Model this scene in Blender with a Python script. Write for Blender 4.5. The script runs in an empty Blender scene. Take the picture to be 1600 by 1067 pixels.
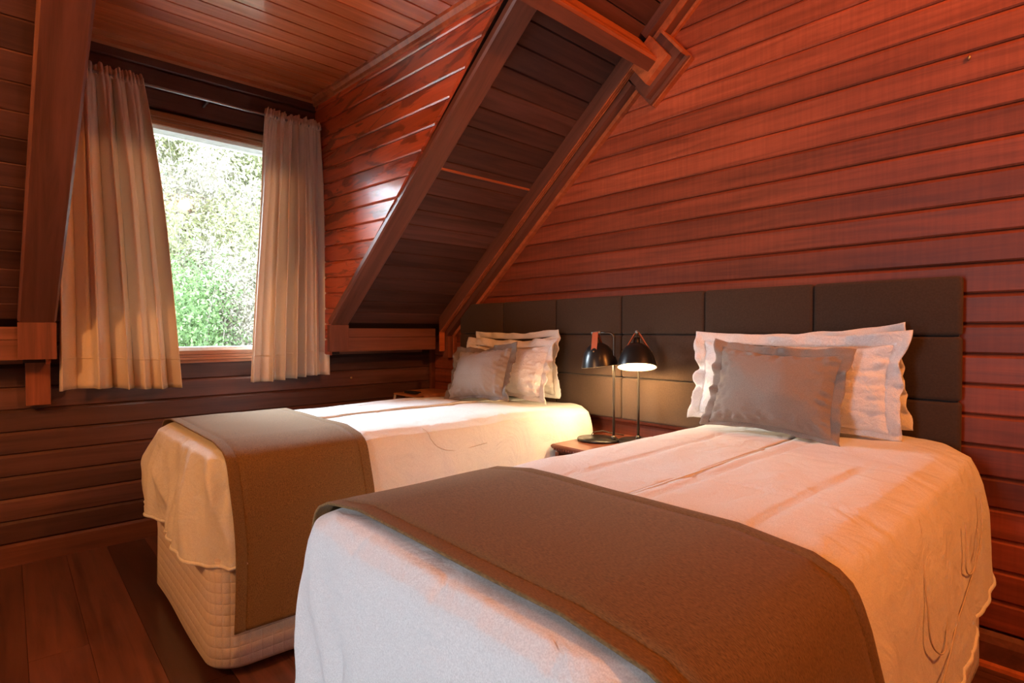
import bpy, math, random
from mathutils import Vector, noise
random.seed(7)
sc = bpy.context.scene
COL = sc.collection
R = math.radians

# ------------------------------------------------------------------ camera
H = 1.15
cd = bpy.data.cameras.new('camera'); cam = bpy.data.objects.new('camera', cd); COL.objects.link(cam)
cam.location = (3.6432, -2.4886, H)
cam.rotation_euler = (R(90 - 1.03), 0, R(47.5))
cd.sensor_width = 36; cd.lens = 861.0 / 1600 * 36; cd.clip_start = .02
sc.camera = cam

# ------------------------------------------------------------------ view, world, lights
sc.view_settings.view_transform = 'Standard'; sc.view_settings.look = 'None'
sc.view_settings.gamma = 1; sc.view_settings.use_curve_mapping = False
sc.view_settings.exposure = 0.22
sc.cycles.use_denoising = True
sc.cycles.max_bounces = 8; sc.cycles.diffuse_bounces = 5; sc.cycles.transparent_max_bounces = 12
sc.cycles.sample_clamp_indirect = 6; sc.cycles.caustics_reflective = False; sc.cycles.caustics_refractive = False

w = bpy.data.worlds.new('world'); sc.world = w; w.use_nodes = True
bg = w.node_tree.nodes['Background']
bg.inputs[0].default_value = (.72, .86, 1.0, 1); bg.inputs[1].default_value = 17.0

def light(name, kind, loc, energy, col, rot=(0, 0, 0), **kw):
    d = bpy.data.lights.new(name, kind); d.energy = energy; d.color = col
    for k, v in kw.items(): setattr(d, k, v)
    o = bpy.data.objects.new(name, d); COL.objects.link(o); o.location = loc; o.rotation_euler = rot
    return o
# the sun behind thin cloud beyond the bank: broad soft daylight through the window
light('sun', 'SUN', (-6, -4, 6), 34.0, (.72, .87, 1), (0, R(-54), R(20)), angle=R(50))
# added warm fill light under the ridge, no fixture there
light('ridge_fill', 'POINT', (4.0, -2.75, 3.52), 32, (1, .36, .09), shadow_soft_size=.07)
# warm wall lamp over the right side of the room, and a sconce on the added partition behind the camera
light('wall_lamp', 'POINT', (4.75, -.68, 2.88), 160, (1, .325, .065), shadow_soft_size=.07)
light('sconce', 'POINT', (2.06, -3.80, 2.12), 78, (1, .42, .13), shadow_soft_size=.06)
# portals in the two openings (guide the sky light, give off none themselves)
for nm, loc, rot, sx, sy in (('portal_window', (-.16, -1.63, 1.675), (0, R(-90), 0), 1.28, .96),
                             ('portal_door', (2.895, -4.72, 1.15), (R(90), 0, 0), .6, 2.2)):
    p = light(nm, 'AREA', loc, 1, (1, 1, 1), rot, shape='RECTANGLE', size=sx, size_y=sy)
    p.data.cycles.is_portal = True

# ------------------------------------------------------------------ materials
def nt(name):
    m = bpy.data.materials.new(name); m.use_nodes = True
    t = m.node_tree; return m, t, t.nodes['Principled BSDF']
def N(t, kind, **kw):
    n = t.nodes.new(kind)
    for k, v in kw.items():
        if k in n.inputs: n.inputs[k].default_value = v
        else: setattr(n, k, v)
    return n
def ramp(t, fac, stops):
    r = t.nodes.new('ShaderNodeValToRGB'); t.links.new(fac, r.inputs[0])
    e = r.color_ramp.elements
    while len(e) < len(stops): e.new(.5)
    for q, (p, c) in zip(e, stops): q.position = p; q.color = (*c, 1)
    return r.outputs[0]
def mixc(t, fac, a, b, blend='MIX'):
    m = t.nodes.new('ShaderNodeMix'); m.data_type = 'RGBA'; m.blend_type = blend
    for s, v in ((m.inputs[0], fac), (m.inputs[6], a), (m.inputs[7], b)):
        if hasattr(v, 'is_output'): t.links.new(v, s)
        elif isinstance(v, (int, float)): s.default_value = v
        else: s.default_value = (*v, 1)
    return m.outputs[2]

def wood(name, base, axis='X', rough=.4, spec=.5, vary=.35, dark=.55, blotch=0, saw=0, coat=0, rot=0):
    """varnished plank wood: grain along one axis, every board its own tone"""
    m, t, p = nt(name)
    tc = N(t, 'ShaderNodeTexCoord'); oi = N(t, 'ShaderNodeObjectInfo')
    off = N(t, 'ShaderNodeVectorMath', operation='SCALE'); off.inputs['Scale'].default_value = 37.0
    cmb = N(t, 'ShaderNodeCombineXYZ')
    for i in range(3): t.links.new(oi.outputs['Random'], cmb.inputs[i])
    t.links.new(cmb.outputs[0], off.inputs[0])
    add = N(t, 'ShaderNodeVectorMath', operation='ADD')
    rt = N(t, 'ShaderNodeMapping'); rt.inputs['Rotation'].default_value = (0, rot, 0)
    t.links.new(tc.outputs['Object'], rt.inputs[0])
    t.links.new(rt.outputs[0], add.inputs[0]); t.links.new(off.outputs[0], add.inputs[1])
    sc_ = {'X': (1.6, 26, 26), 'Y': (26, 1.6, 26), 'Z': (26, 26, 1.6)}[axis]
    mp = N(t, 'ShaderNodeMapping'); mp.inputs['Scale'].default_value = sc_
    t.links.new(add.outputs[0], mp.inputs[0])
    n1 = N(t, 'ShaderNodeTexNoise', Scale=1.0, Detail=6.0, Roughness=.62, Distortion=.6); t.links.new(mp.outputs[0], n1.inputs['Vector'])
    d = tuple(c * dark for c in base); l = tuple(min(1, c * 1.35) for c in base)
    col = ramp(t, n1.outputs[0], [(.30, d), (.52, base), (.75, l)])
    n2 = N(t, 'ShaderNodeTexNoise', Scale=.22, Detail=2.0); t.links.new(mp.outputs[0], n2.inputs['Vector'])
    col = mixc(t, .55, col, ramp(t, n2.outputs[0], [(.3, (.55, .5, .5)), (.7, (1, 1, 1))]), 'MULTIPLY')
    mr = N(t, 'ShaderNodeMapRange'); mr.inputs[3].default_value = 1 - vary; mr.inputs[4].default_value = 1 + vary * .6
    t.links.new(oi.outputs['Random'], mr.inputs[0])
    hs = N(t, 'ShaderNodeHueSaturation'); t.links.new(mr.outputs[0], hs.inputs['Value']); t.links.new(col, hs.inputs['Color'])
    col = hs.outputs[0]
    if saw:      # faint cross-cut saw marks
        s2 = {'X': (90, 1, 3), 'Y': (3, 60, 3), 'Z': (3, 3, 60)}[axis]
        mp2 = N(t, 'ShaderNodeMapping'); mp2.inputs['Scale'].default_value = s2; t.links.new(add.outputs[0], mp2.inputs[0])
        n3 = N(t, 'ShaderNodeTexNoise', Scale=1.0, Detail=3.0); t.links.new(mp2.outputs[0], n3.inputs['Vector'])
        col = mixc(t, saw, col, ramp(t, n3.outputs[0], [(.35, (.55, .5, .5)), (.65, (1.1, 1.1, 1.1))]), 'MULTIPLY')
    if blotch:   # dark mineral stain streaks in the boards
        s3 = {'X': (2.6, 12, 12), 'Y': (12, 2.6, 12), 'Z': (12, 12, 2.6)}[axis]
        mp3 = N(t, 'ShaderNodeMapping'); mp3.inputs['Scale'].default_value = s3; t.links.new(add.outputs[0], mp3.inputs[0])
        n4 = N(t, 'ShaderNodeTexNoise', Scale=1.0, Detail=4.0, Roughness=.6, Distortion=1.0); t.links.new(mp3.outputs[0], n4.inputs['Vector'])
        f = ramp(t, n4.outputs[0], [(.53, (0, 0, 0)), (.59, (1, 1, 1))])
        f2 = N(t, 'ShaderNodeMath', operation='MULTIPLY'); t.links.new(f, f2.inputs[0]); f2.inputs[1].default_value = blotch
        col = mixc(t, f2.outputs[0], col, tuple(c * .3 for c in base))
    t.links.new(col, p.inputs['Base Color'])
    rr = N(t, 'ShaderNodeMapRange'); rr.inputs[3].default_value = rough - .07; rr.inputs[4].default_value = rough + .1
    t.links.new(n1.outputs[0], rr.inputs[0]); t.links.new(rr.outputs[0], p.inputs['Roughness'])
    p.inputs['Specular IOR Level'].default_value = spec
    p.inputs['Coat Weight'].default_value = coat; p.inputs['Coat Roughness'].default_value = .12
    b = N(t, 'ShaderNodeBump', Strength=.18, Distance=.003); t.links.new(n1.outputs[0], b.inputs['Height']); t.links.new(b.outputs[0], p.inputs['Normal'])
    return m

def cloth(name, base, rough=.9, weave=300., bump=.25, wrinkle=0., wscale=9., sheen=.2, trans=0., quilt=0., mottled=.12, wsq=(1, 1, 1), wv=(1, 1, 1)):
    m, t, p = nt(name)
    tc = N(t, 'ShaderNodeTexCoord')
    mv = N(t, 'ShaderNodeMapping'); mv.inputs['Scale'].default_value = wv; t.links.new(tc.outputs['Object'], mv.inputs[0])
    nz = N(t, 'ShaderNodeTexNoise', Scale=weave, Detail=2.0); t.links.new(mv.outputs[0], nz.inputs['Vector'])
    col = ramp(t, nz.outputs[0], [(.3, tuple(c * (1 - mottled) for c in base)), (.7, tuple(min(1, c * (1 + mottled)) for c in base))])
    t.links.new(col, p.inputs['Base Color'])
    p.inputs['Roughness'].default_value = rough; p.inputs['Specular IOR Level'].default_value = .2
    p.inputs['Sheen Weight'].default_value = sheen; p.inputs['Sheen Roughness'].default_value = .5
    b = N(t, 'ShaderNodeBump', Strength=bump, Distance=.0015); t.links.new(nz.outputs[0], b.inputs['Height'])
    last = b
    if wrinkle:
        mw = N(t, 'ShaderNodeMapping'); mw.inputs['Scale'].default_value = wsq; t.links.new(tc.outputs['Object'], mw.inputs[0])
        nw = N(t, 'ShaderNodeTexNoise', Scale=wscale, Detail=4.0, Roughness=.55, Distortion=1.2); t.links.new(mw.outputs[0], nw.inputs['Vector'])
        b2 = N(t, 'ShaderNodeBump', Strength=wrinkle, Distance=.02); t.links.new(nw.outputs[0], b2.inputs['Height'])
        t.links.new(b2.outputs[0], last.inputs['Normal'])
        last2 = b2
    else: last2 = b
    if quilt:   # small quilted squares: fine stitched relief
        sx = N(t, 'ShaderNodeSeparateXYZ'); t.links.new(tc.outputs['Object'], sx.inputs[0])
        hs = []
        sxy = N(t, 'ShaderNodeMath', operation='ADD'); t.links.new(sx.outputs[0], sxy.inputs[0]); t.links.new(sx.outputs[1], sxy.inputs[1])
        for o_ in (sxy.outputs[0], sx.outputs[2]):
            a = N(t, 'ShaderNodeMath', operation='MULTIPLY'); a.inputs[1].default_value = math.pi / quilt; t.links.new(o_, a.inputs[0])
            s_ = N(t, 'ShaderNodeMath', operation='SINE'); t.links.new(a.outputs[0], s_.inputs[0])
            ab = N(t, 'ShaderNodeMath', operation='ABSOLUTE'); t.links.new(s_.outputs[0], ab.inputs[0])
            pw = N(t, 'ShaderNodeMath', operation='POWER'); pw.inputs[1].default_value = .35; t.links.new(ab.outputs[0], pw.inputs[0]); hs.append(pw)
        mu = N(t, 'ShaderNodeMath', operation='MULTIPLY'); t.links.new(hs[0].outputs[0], mu.inputs[0]); t.links.new(hs[1].outputs[0], mu.inputs[1])
        b3 = N(t, 'ShaderNodeBump', Strength=.5, Distance=.006); t.links.new(mu.outputs[0], b3.inputs['Height']); t.links.new(b3.outputs[0], last2.inputs['Normal'])
    t.links.new(b.outputs[0], p.inputs['Normal'])
    if trans:
        tr = N(t, 'ShaderNodeBsdfTranslucent'); t.links.new(col, tr.inputs[0])
        mx = N(t, 'ShaderNodeMixShader'); mx.inputs[0].default_value = trans
        t.links.new(p.outputs[0], mx.inputs[1]); t.links.new(tr.outputs[0], mx.inputs[2])
        t.links.new(mx.outputs[0], t.nodes['Material Output'].inputs[0])
    return m

def plain(name, base, rough=.5, metal=0., spec=.5, emit=None, es=0.):
    m, t, p = nt(name)
    tc = N(t, 'ShaderNodeTexCoord')
    nz = N(t, 'ShaderNodeTexNoise', Scale=60., Detail=2.0); t.links.new(tc.outputs['Object'], nz.inputs['Vector'])
    t.links.new(ramp(t, nz.outputs[0], [(.3, tuple(c * .92 for c in base)), (.7, base)]), p.inputs['Base Color'])
    p.inputs['Roughness'].default_value = rough; p.inputs['Metallic'].default_value = metal; p.inputs['Specular IOR Level'].default_value = spec
    if emit: p.inputs['Emission Color'].default_value = (*emit, 1); p.inputs['Emission Strength'].default_value = es
    return m

M = {}
RED = (.38, .086, .038)
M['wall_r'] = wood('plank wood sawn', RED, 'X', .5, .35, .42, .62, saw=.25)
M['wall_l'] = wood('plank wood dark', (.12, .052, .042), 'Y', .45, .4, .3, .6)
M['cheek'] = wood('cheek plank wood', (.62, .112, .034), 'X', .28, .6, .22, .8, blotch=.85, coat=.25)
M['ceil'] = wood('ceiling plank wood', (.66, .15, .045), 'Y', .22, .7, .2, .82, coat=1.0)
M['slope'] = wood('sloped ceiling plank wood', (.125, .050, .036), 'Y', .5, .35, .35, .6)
M['trimY'] = wood('beam wood', (.23, .082, .048), 'Y', .4, .45, .2, .65)
M['trimS'] = wood('rafter casing wood', (.19, .068, .042), 'X', .38, .5, .2, .6, rot=math.atan(.8))
M['trimZ'] = wood('post wood', (.26, .08, .040), 'Z', .42, .45, .3, .6)
M['bead'] = wood('moulding wood', (.52, .14, .05), 'Y', .4, .4, .1, .7)
M['frame'] = wood('window frame wood', (.36, .13, .055), 'Y', .38, .5, .15, .7)
M['floor'] = wood('floorboard wood', (.15, .056, .036), 'X', .30, .5, .55, .5, coat=.25)
M['stand'] = wood('nightstand wood', (.20, .055, .028), 'X', .32, .5, .1, .6, coat=.3)
M['backing'] = plain('joint shadow board', (.05, .018, .012), .8)
M['cream'] = plain('cream bounce wall', (.62, .57, .50), .8)  # pale tone picked to bounce neutral fill from walls out of view
M['shell'] = wood('plain board wood', (.24, .075, .040), 'Y', .55, .3, .1, .7)
M['duvet'] = cloth('white duvet cotton', (.77, .785, .765), wrinkle=.6, wscale=7., weave=420., bump=.05)
M['quilt'] = cloth('quilted bed cover cotton', (.76, .70, .65), quilt=.036, weave=380., bump=.15)
M['pillow'] = cloth('white pillowcase cotton', (.82, .80, .785), wrinkle=.30, wscale=9., weave=420., bump=.12)
M['sham'] = cloth('textured white sham cotton', (.82, .80, .785), wrinkle=.5, wscale=38., weave=420., bump=.12)
M['runner'] = cloth('brown woven runner', (.180, .106, .038), weave=700., bump=.6, mottled=.38, sheen=.12, wv=(.22, 1, .35))
M['taupe'] = cloth('taupe linen', (.29, .24, .205), weave=420., bump=.4, mottled=.15, wrinkle=.22, wscale=14.)
M['taupe_dark'] = cloth('dark taupe linen', (.17, .14, .12), weave=260., bump=.5, mottled=.2)
M['curtain'] = cloth('beige curtain cloth', (.78, .67, .54), weave=420., bump=.2, trans=.12, mottled=.08)
M['suede'] = cloth('brown upholstery suede', (.062, .037, .024), weave=160., bump=.3, mottled=.12, sheen=.08)
M['seam'] = plain('stitch thread', (.60, .53, .46), .9)
M['black'] = plain('black lacquered metal', (.012, .011, .010), .28)
M['shade_in'] = plain('cream lamp enamel', (.85, .76, .55), .5)
M['bronze'] = plain('dark bronze tube', (.07, .055, .04), .3, .6)
M['leather'] = plain('tan leather', (.42, .10, .035), .5)
M['steel'] = plain('brushed steel', (.42, .44, .44), .35, .9)
M['brass'] = plain('brass', (.75, .52, .25), .3, .9)
M['bulb'] = plain('lit bulb glass', (1, .9, .7), .4, emit=(1, .80, .48), es=40)
M['cable'] = plain('black cable', (.02, .018, .016), .5)
M['white_paint'] = plain('white painted frame', (.8, .8, .78), .5)
M['grey_paint'] = plain('grey painted metal', (.42, .36, .32), .4)
M['wicker'] = plain('orange wicker', (.50, .20, .075), .6)
M['bark'] = plain('pale bark', (.20, .17, .13), .9)
M['concrete'] = plain('pale concrete', (.62, .60, .56), .9)  # surface of the slab added to reflect daylight
M['soil'] = plain('grassy soil', (.06, .065, .03), .95)
def leafmat(name, c):
    m, t, p = nt(name)
    g = N(t, 'ShaderNodeNewGeometry')
    col = ramp(t, g.outputs['Random Per Island'], [(0, tuple(x * .6 for x in c)), (.6, c), (1, tuple(min(1, x * 1.5 + .05) for x in c))])
    t.links.new(col, p.inputs['Base Color']); p.inputs['Roughness'].default_value = .6
    tr = N(t, 'ShaderNodeBsdfTranslucent'); t.links.new(col, tr.inputs[0])
    mx = N(t, 'ShaderNodeMixShader'); mx.inputs[0].default_value = .35
    t.links.new(p.outputs[0], mx.inputs[1]); t.links.new(tr.outputs[0], mx.inputs[2]); t.links.new(mx.outputs[0], t.nodes['Material Output'].inputs[0])
    return m
M['leaf_a'] = leafmat('yellow green leaf', (.17, .17, .07))
M['leaf_b'] = leafmat('fresh green leaf', (.10, .17, .045))
M['leaf_c'] = leafmat('straw leaf', (.23, .20, .14))
def glassmat():
    m, t, p = nt('window glass')
    tr = N(t, 'ShaderNodeBsdfTransparent'); gl = N(t, 'ShaderNodeBsdfGlossy', Roughness=.02)
    fr = N(t, 'ShaderNodeFresnel', IOR=1.3)
    mx = N(t, 'ShaderNodeMixShader'); t.links.new(fr.outputs[0], mx.inputs[0]); t.links.new(tr.outputs[0], mx.inputs[1]); t.links.new(gl.outputs[0], mx.inputs[2])
    t.links.new(mx.outputs[0], t.nodes['Material Output'].inputs[0]); return m
M['glass'] = glassmat()

# ------------------------------------------------------------------ builders
WL = {}      # world location of every parent
class MB:
    def __init__(s): s.v = []; s.f = []; s.sm = []
    def add(s, vs, fs, smooth=False):
        o = len(s.v); s.v += [tuple(x) for x in vs]
        for f in fs: s.f.append(tuple(i + o for i in f)); s.sm.append(smooth)
        return s
    def box(s, x0, x1, y0, y1, z0, z1):
        vs = [(x, y, z) for x in (x0, x1) for y in (y0, y1) for z in (z0, z1)]
        return s.add(vs, [(0, 1, 3, 2), (4, 6, 7, 5), (0, 4, 5, 1), (2, 3, 7, 6), (0, 2, 6, 4), (1, 5, 7, 3)])
    def hexa(s, a, b):
        """two quads a, b (4 points each) joined"""
        return s.add(list(a) + list(b), [(0, 1, 2, 3), (7, 6, 5, 4), (0, 4, 5, 1), (1, 5, 6, 2), (2, 6, 7, 3), (3, 7, 4, 0)])
    def prism(s, prof, fa, fb):
        """profile points mapped by fa (start) and fb (end)"""
        n = len(prof); vs = [fa(*p) for p in prof] + [fb(*p) for p in prof]
        return s.add(vs, [tuple(range(n))[::-1], tuple(range(n, 2 * n))] + [(i, (i + 1) % n, n + (i + 1) % n, n + i) for i in range(n)])
    def rbox(s, x0, x1, y0, y1, z0, z1, r, seg=3):
        """box with rounded edges"""
        cx, cy, cz = (x0 + x1) / 2, (y0 + y1) / 2, (z0 + z1) / 2
        n = 2 * seg + 1
        def ax(h):
            a = [-(h - r) - r * math.cos(math.pi / 2 * i / seg) for i in range(seg)] if False else None
            pts = []
            for i in range(seg + 1): pts.append((-h + r, -math.cos(math.pi / 2 * i / seg)))
            for i in range(seg + 1): pts.append((h - r, math.sin(math.pi / 2 * i / seg)))
            return pts
        X, Y, Z = ax((x1 - x0) / 2), ax((y1 - y0) / 2), ax((z1 - z0) / 2)
        idx = {}; vs = []; fs = []
        m = 2 * seg + 2
        def vert(i, j, k):
            key = (i, j, k)
            if key not in idx:
                d = Vector((X[i][1], Y[j][1], Z[k][1]))
                # sphere direction on the three face axes
                if d.length > 0: d = d.normalized()
                idx[key] = len(vs); vs.append((cx + X[i][0] + r * d.x, cy + Y[j][0] + r * d.y, cz + Z[k][0] + r * d.z))
            return idx[key]
        for a in range(m - 1):
            for b in range(m - 1):
                fs.append((vert(0, a, b), vert(0, a, b + 1), vert(0, a + 1, b + 1), vert(0, a + 1, b)))
                fs.append((vert(m - 1, a, b), vert(m - 1, a + 1, b), vert(m - 1, a + 1, b + 1), vert(m - 1, a, b + 1)))
                fs.append((vert(a, 0, b), vert(a + 1, 0, b), vert(a + 1, 0, b + 1), vert(a, 0, b + 1)))
                fs.append((vert(a, m - 1, b), vert(a, m - 1, b + 1), vert(a + 1, m - 1, b + 1), vert(a + 1, m - 1, b)))
                fs.append((vert(a, b, 0), vert(a, b + 1, 0), vert(a + 1, b + 1, 0), vert(a + 1, b, 0)))
                fs.append((vert(a, b, m - 1), vert(a + 1, b, m - 1), vert(a + 1, b + 1, m - 1), vert(a, b + 1, m - 1)))
        return s.add(vs, fs, True)
    def tube(s, pts, r, seg=8, closed=False, cap=True):
        pts = [Vector(p) for p in pts]; n = len(pts); vs = []; up = None
        rr = r if isinstance(r, (list, tuple)) else [r] * n
        for i, p in enumerate(pts):
            d = ((pts[(i + 1) % n] - pts[i - 1]) if closed else (pts[min(i + 1, n - 1)] - pts[max(i - 1, 0)])).normalized()
            if up is None: up = d.orthogonal().normalized()
            up = (up - d * up.dot(d)).normalized(); q = d.cross(up)
            for k in range(seg):
                a = 2 * math.pi * k / seg; vs.append(p + (up * math.cos(a) + q * math.sin(a)) * rr[i])
        fs = []
        for i in range(n if closed else n - 1):
            j = (i + 1) % n
            for k in range(seg): fs.append((i * seg + k, i * seg + (k + 1) % seg, j * seg + (k + 1) % seg, j * seg + k))
        if cap and not closed: fs += [tuple(range(seg))[::-1], tuple((n - 1) * seg + k for k in range(seg))]
        return s.add(vs, fs, True)
    def lathe(s, prof, c=(0, 0, 0), seg=28, fr=None, sx=1, sy=1):
        """profile (r, h) turned about the z axis of frame fr"""
        vs = []; fs = []; n = len(prof)
        for r, h in prof:
            for k in range(seg):
                a = 2 * math.pi * k / seg; v = Vector((r * math.cos(a) * sx, r * math.sin(a) * sy, h))
                vs.append((fr @ v if fr else v) + Vector(c))
        for i in range(n - 1):
            for k in range(seg): fs.append((i * seg + k, i * seg + (k + 1) % seg, (i + 1) * seg + (k + 1) % seg, (i + 1) * seg + k))
        return s.add(vs, fs, True)
    def grid(s, rows, closed=False, smooth=True):
        nr, ncol = len(rows), len(rows[0]); vs = [p for r in rows for p in r]; fs = []
        for i in range(nr - 1):
            for j in range(ncol if closed else ncol - 1):
                k = (j + 1) % ncol; fs.append((i * ncol + j, i * ncol + k, (i + 1) * ncol + k, (i + 1) * ncol + j))
        return s.add(vs, fs, smooth)
    def build(s, name, mat, parent=None, solid=0, sub=0):
        o_ = WL.get(parent.name, Vector()) if parent else Vector()
        me = bpy.data.meshes.new(name); me.from_pydata([Vector(v) - o_ for v in s.v], [], s.f); me.update()
        me.polygons.foreach_set('use_smooth', s.sm)
        ob = bpy.data.objects.new(name, me); COL.objects.link(ob); me.materials.append(M[mat])
        if parent: ob.parent = parent
        WL[ob.name] = o_.copy()
        if solid:
            md = ob.modifiers.new('thickness', 'SOLIDIFY'); md.thickness = abs(solid); md.offset = -1 if solid > 0 else 1
        if sub:
            md = ob.modifiers.new('smooth', 'SUBSURF'); md.levels = sub; md.render_levels = sub
        return ob
def fixn(ob):
    import bmesh
    b = bmesh.new(); b.from_mesh(ob.data); bmesh.ops.recalc_face_normals(b, faces=b.faces); b.to_mesh(ob.data); b.free(); return ob
def tag(o, label=None, cat=None, group=None, kind=None):
    for k, v in (('label', label), ('category', cat), ('group', group), ('kind', kind)):
        if v: o[k] = v
    return o
def thing(name, loc, label, cat, group=None):
    o = bpy.data.objects.new(name, None); COL.objects.link(o); o.location = loc; o.empty_display_size = .1
    WL[o.name] = Vector(loc); return tag(o, label, cat, group)
def struct(o, label=None, cat=None): return tag(o, label, cat, None, 'structure')

# ------------------------------------------------------------------ the house: constants
SL = .80; AL = math.atan(SL); CA, SA = math.cos(AL), math.sin(AL)
X0, Z0 = .25, 1.193                 # lower end of the rafter casings (underside)
SK = .036                           # the rafters stand slightly askew in plan
def S(s, n, y): return (X0 + s * CA - n * SA, y, Z0 + s * SA + n * CA)
def slope_z(x, n=0): return Z0 + SL * (x - X0) + n / CA
YR0, YR1 = -.965, -.833             # casing right of the window
YL0, YL1 = -2.453, -2.315           # casing left of the window
YC, YCL = -.945, -2.335             # dormer cheeks
RIDGE = 3.85
YB, XE = -4.7, 7.45                 # back wall, far side wall

# ---- floor
fl = struct(MB().box(-.05, XE, YB, .05, -.12, -.022).build('floor', 'backing'), 'dark reddish wooden floor of wide boards', 'floor')
y = -2.108 - .17 * 15; k = 0
while y < .0:
    xs = sorted([-.02] + [(.9 + 2.3 * i + (k * 1.37) % 2.2) for i in range(3)] + [XE])
    for a, b in zip(xs[:-1], xs[1:]):
        if a >= 4.2 and y < -3: continue
        MB().box(a + .0008, b - .0008, max(y, YB), min(y + .1688, .04), -.022, 0).build('floorboard', 'floor', fl)
    y += .17; k += 1

# ---- headboard wall (planks along X, cut to the roof slope)
wr = MB()
wr.prism([(-.05, 0), (XE, 0), (XE, 1.1), (RIDGE, slope_z(RIDGE) + .12), (.1, 1.2), (-.05, 1.2)], lambda x, z: (x, .020, z), lambda x, z: (x, .12, z))
wr = struct(wr.build('wall_right', 'backing'), 'reddish horizontal plank wall behind the headboard', 'wall')
PZ = .1055
def plank_prof(h, g=.002, c=.013, t=.02, d=.009, u=.006):
    return [(t, 0), (u, 0), (0, u), (0, h - g - c), (d, h - g), (t, h - g)]
k0 = -10
for k in range(k0, 27):
    z0 = 1.179 + PZ * k
    if k == k0: z0 = 1.179 + PZ * k
    lo = 0 if z0 < 1.1 else max(0, (z0 - Z0) / SL + X0 - .10)
    hi = XE if z0 < 1.1 else min(XE, 2 * RIDGE - lo)
    if hi - lo < .2: break
    p = MB(); dx = PZ / SL if lo > 0 else 0
    pr = plank_prof(PZ)
    p.prism(pr, lambda n, z: (lo + dx * z / PZ, n, z0 + z), lambda n, z: (hi - dx * z / PZ, n, z0 + z))
    fixn(p.build('plank', 'wall_r', wr))
b = MB().prism([(.02, 0), (-.018, 0), (-.018, .082), (-.010, .105), (0, .118), (.02, .118)], lambda n, z: (0.0, n, z), lambda n, z: (XE, n, z)).build('baseboard_right', 'trimY')
struct(fixn(b), 'dark red baseboard below the headboard wall', 'baseboard')
q = MB().prism([(-.018, 0), (-.034, 0), (-.030, .012), (-.018, .018)], lambda n, z: (0.0, n, z), lambda n, z: (XE, n, z)).build('shoe_moulding', 'bead', b); fixn(q)
nl = MB().lathe([(0, -.006), (.004, -.006), (.004, .008), (0, .008)], (3.291, -.004, 2.104), 8).build('nail', 'brass', wr)

# ---- window wall
WY0, WY1, WZ0, WZ1 = -2.12, -1.16, 1.037, 2.313     # opening
wl = MB()
wl.box(-.14, -.02, YB, .1, -.02, WZ0); wl.box(-.14, -.02, YB, WY0, WZ0, 1.2); wl.box(-.14, -.02, YCL - .1, WY0, 1.2, 2.85)
wl.box(-.14, -.02, WY1, .1, WZ0, 1.2); wl.box(-.14, -.02, WY1, YC + .1, 1.2, 2.85); wl.box(-.14, -.02, WY0, WY1, WZ1, 2.85)
wl = struct(wl.build('wall_left', 'backing'), 'dark horizontal plank wall below and around the window', 'wall')
PL = .1095
for k in range(24):
    z0 = .108 + PL * k
    if z0 > 2.72: break
    spans = [(YB, 0)] if z0 + PL < 1.05 else [(YCL, YC)]
    if z0 + PL > WZ0 - .05 and z0 < WZ1 + .05:
        a, c_ = spans[0]; spans = [(a, WY0 - .03), (WY1 + .03, c_)]
    for a, c_ in spans:
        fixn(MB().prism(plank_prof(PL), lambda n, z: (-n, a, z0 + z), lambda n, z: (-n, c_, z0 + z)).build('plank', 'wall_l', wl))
b = MB().prism([(-.02, 0), (.016, 0), (.016, .095), (.006, .106), (-.02, .106)], lambda n, z: (n, YB, z), lambda n, z: (n, 0.0, z)).build('baseboard_left', 'trimY')
struct(fixn(b), 'brown baseboard under the window wall', 'baseboard')
MB().lathe([(0, -.007), (.006, -.006), (.008, 0), (.006, .006), (0, .007)], (.008, -.699, .824), 12).build('knob', 'brass', wl)

# ---- other walls and the far roof: the room goes on behind the camera
wb = MB()
for a in ((-.05, 2.58, 0, 1.2), (3.21, XE, 0, 1.2)): wb.box(a[0], a[1], YB - .1, YB, a[2], a[3])
wb.box(.2, 2.58, YB - .1, YB, 1.2, 2.25); wb.box(3.21, XE - .3, YB - .1, YB, 1.2, 2.25)
wb.prism([(.2, 2.25), (XE - .2, 2.25), (XE - .2, 2.3), (RIDGE, slope_z(RIDGE) + .1), (.2, 2.3)], lambda x, z: (x, YB - .1, z), lambda x, z: (x, YB, z))
struct(wb.build('wall_back', 'cream'), 'plain cream wall with a glazed door opening', 'wall')
struct(MB().box(2.22, 2.32, YB, -3.0, 0, 2.45).build('wall_light_block', 'cream'), 'plain cream partition added to keep door light off the window-side bed', 'wall')  # added out of view to block the door light from the window-side bed
struct(MB().box(XE, XE + .1, YB, .1, -.02, 1.4).build('wall_far', 'cream'), 'plain cream side wall', 'wall')
rf = MB()
rf.prism([(RIDGE, slope_z(RIDGE, .06)), (XE + .1, slope_z(RIDGE, .06) - SL * (XE + .1 - RIDGE)), (XE + .1, slope_z(RIDGE, .16) - SL * (XE + .1 - RIDGE)), (RIDGE, slope_z(RIDGE, .16))], lambda x, z: (x, YB - .1, z), lambda x, z: (x, .12, z))
struct(rf.build('ceiling_far', 'shell'), 'plain wooden roof slope behind the ridge', 'ceiling')

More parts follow.
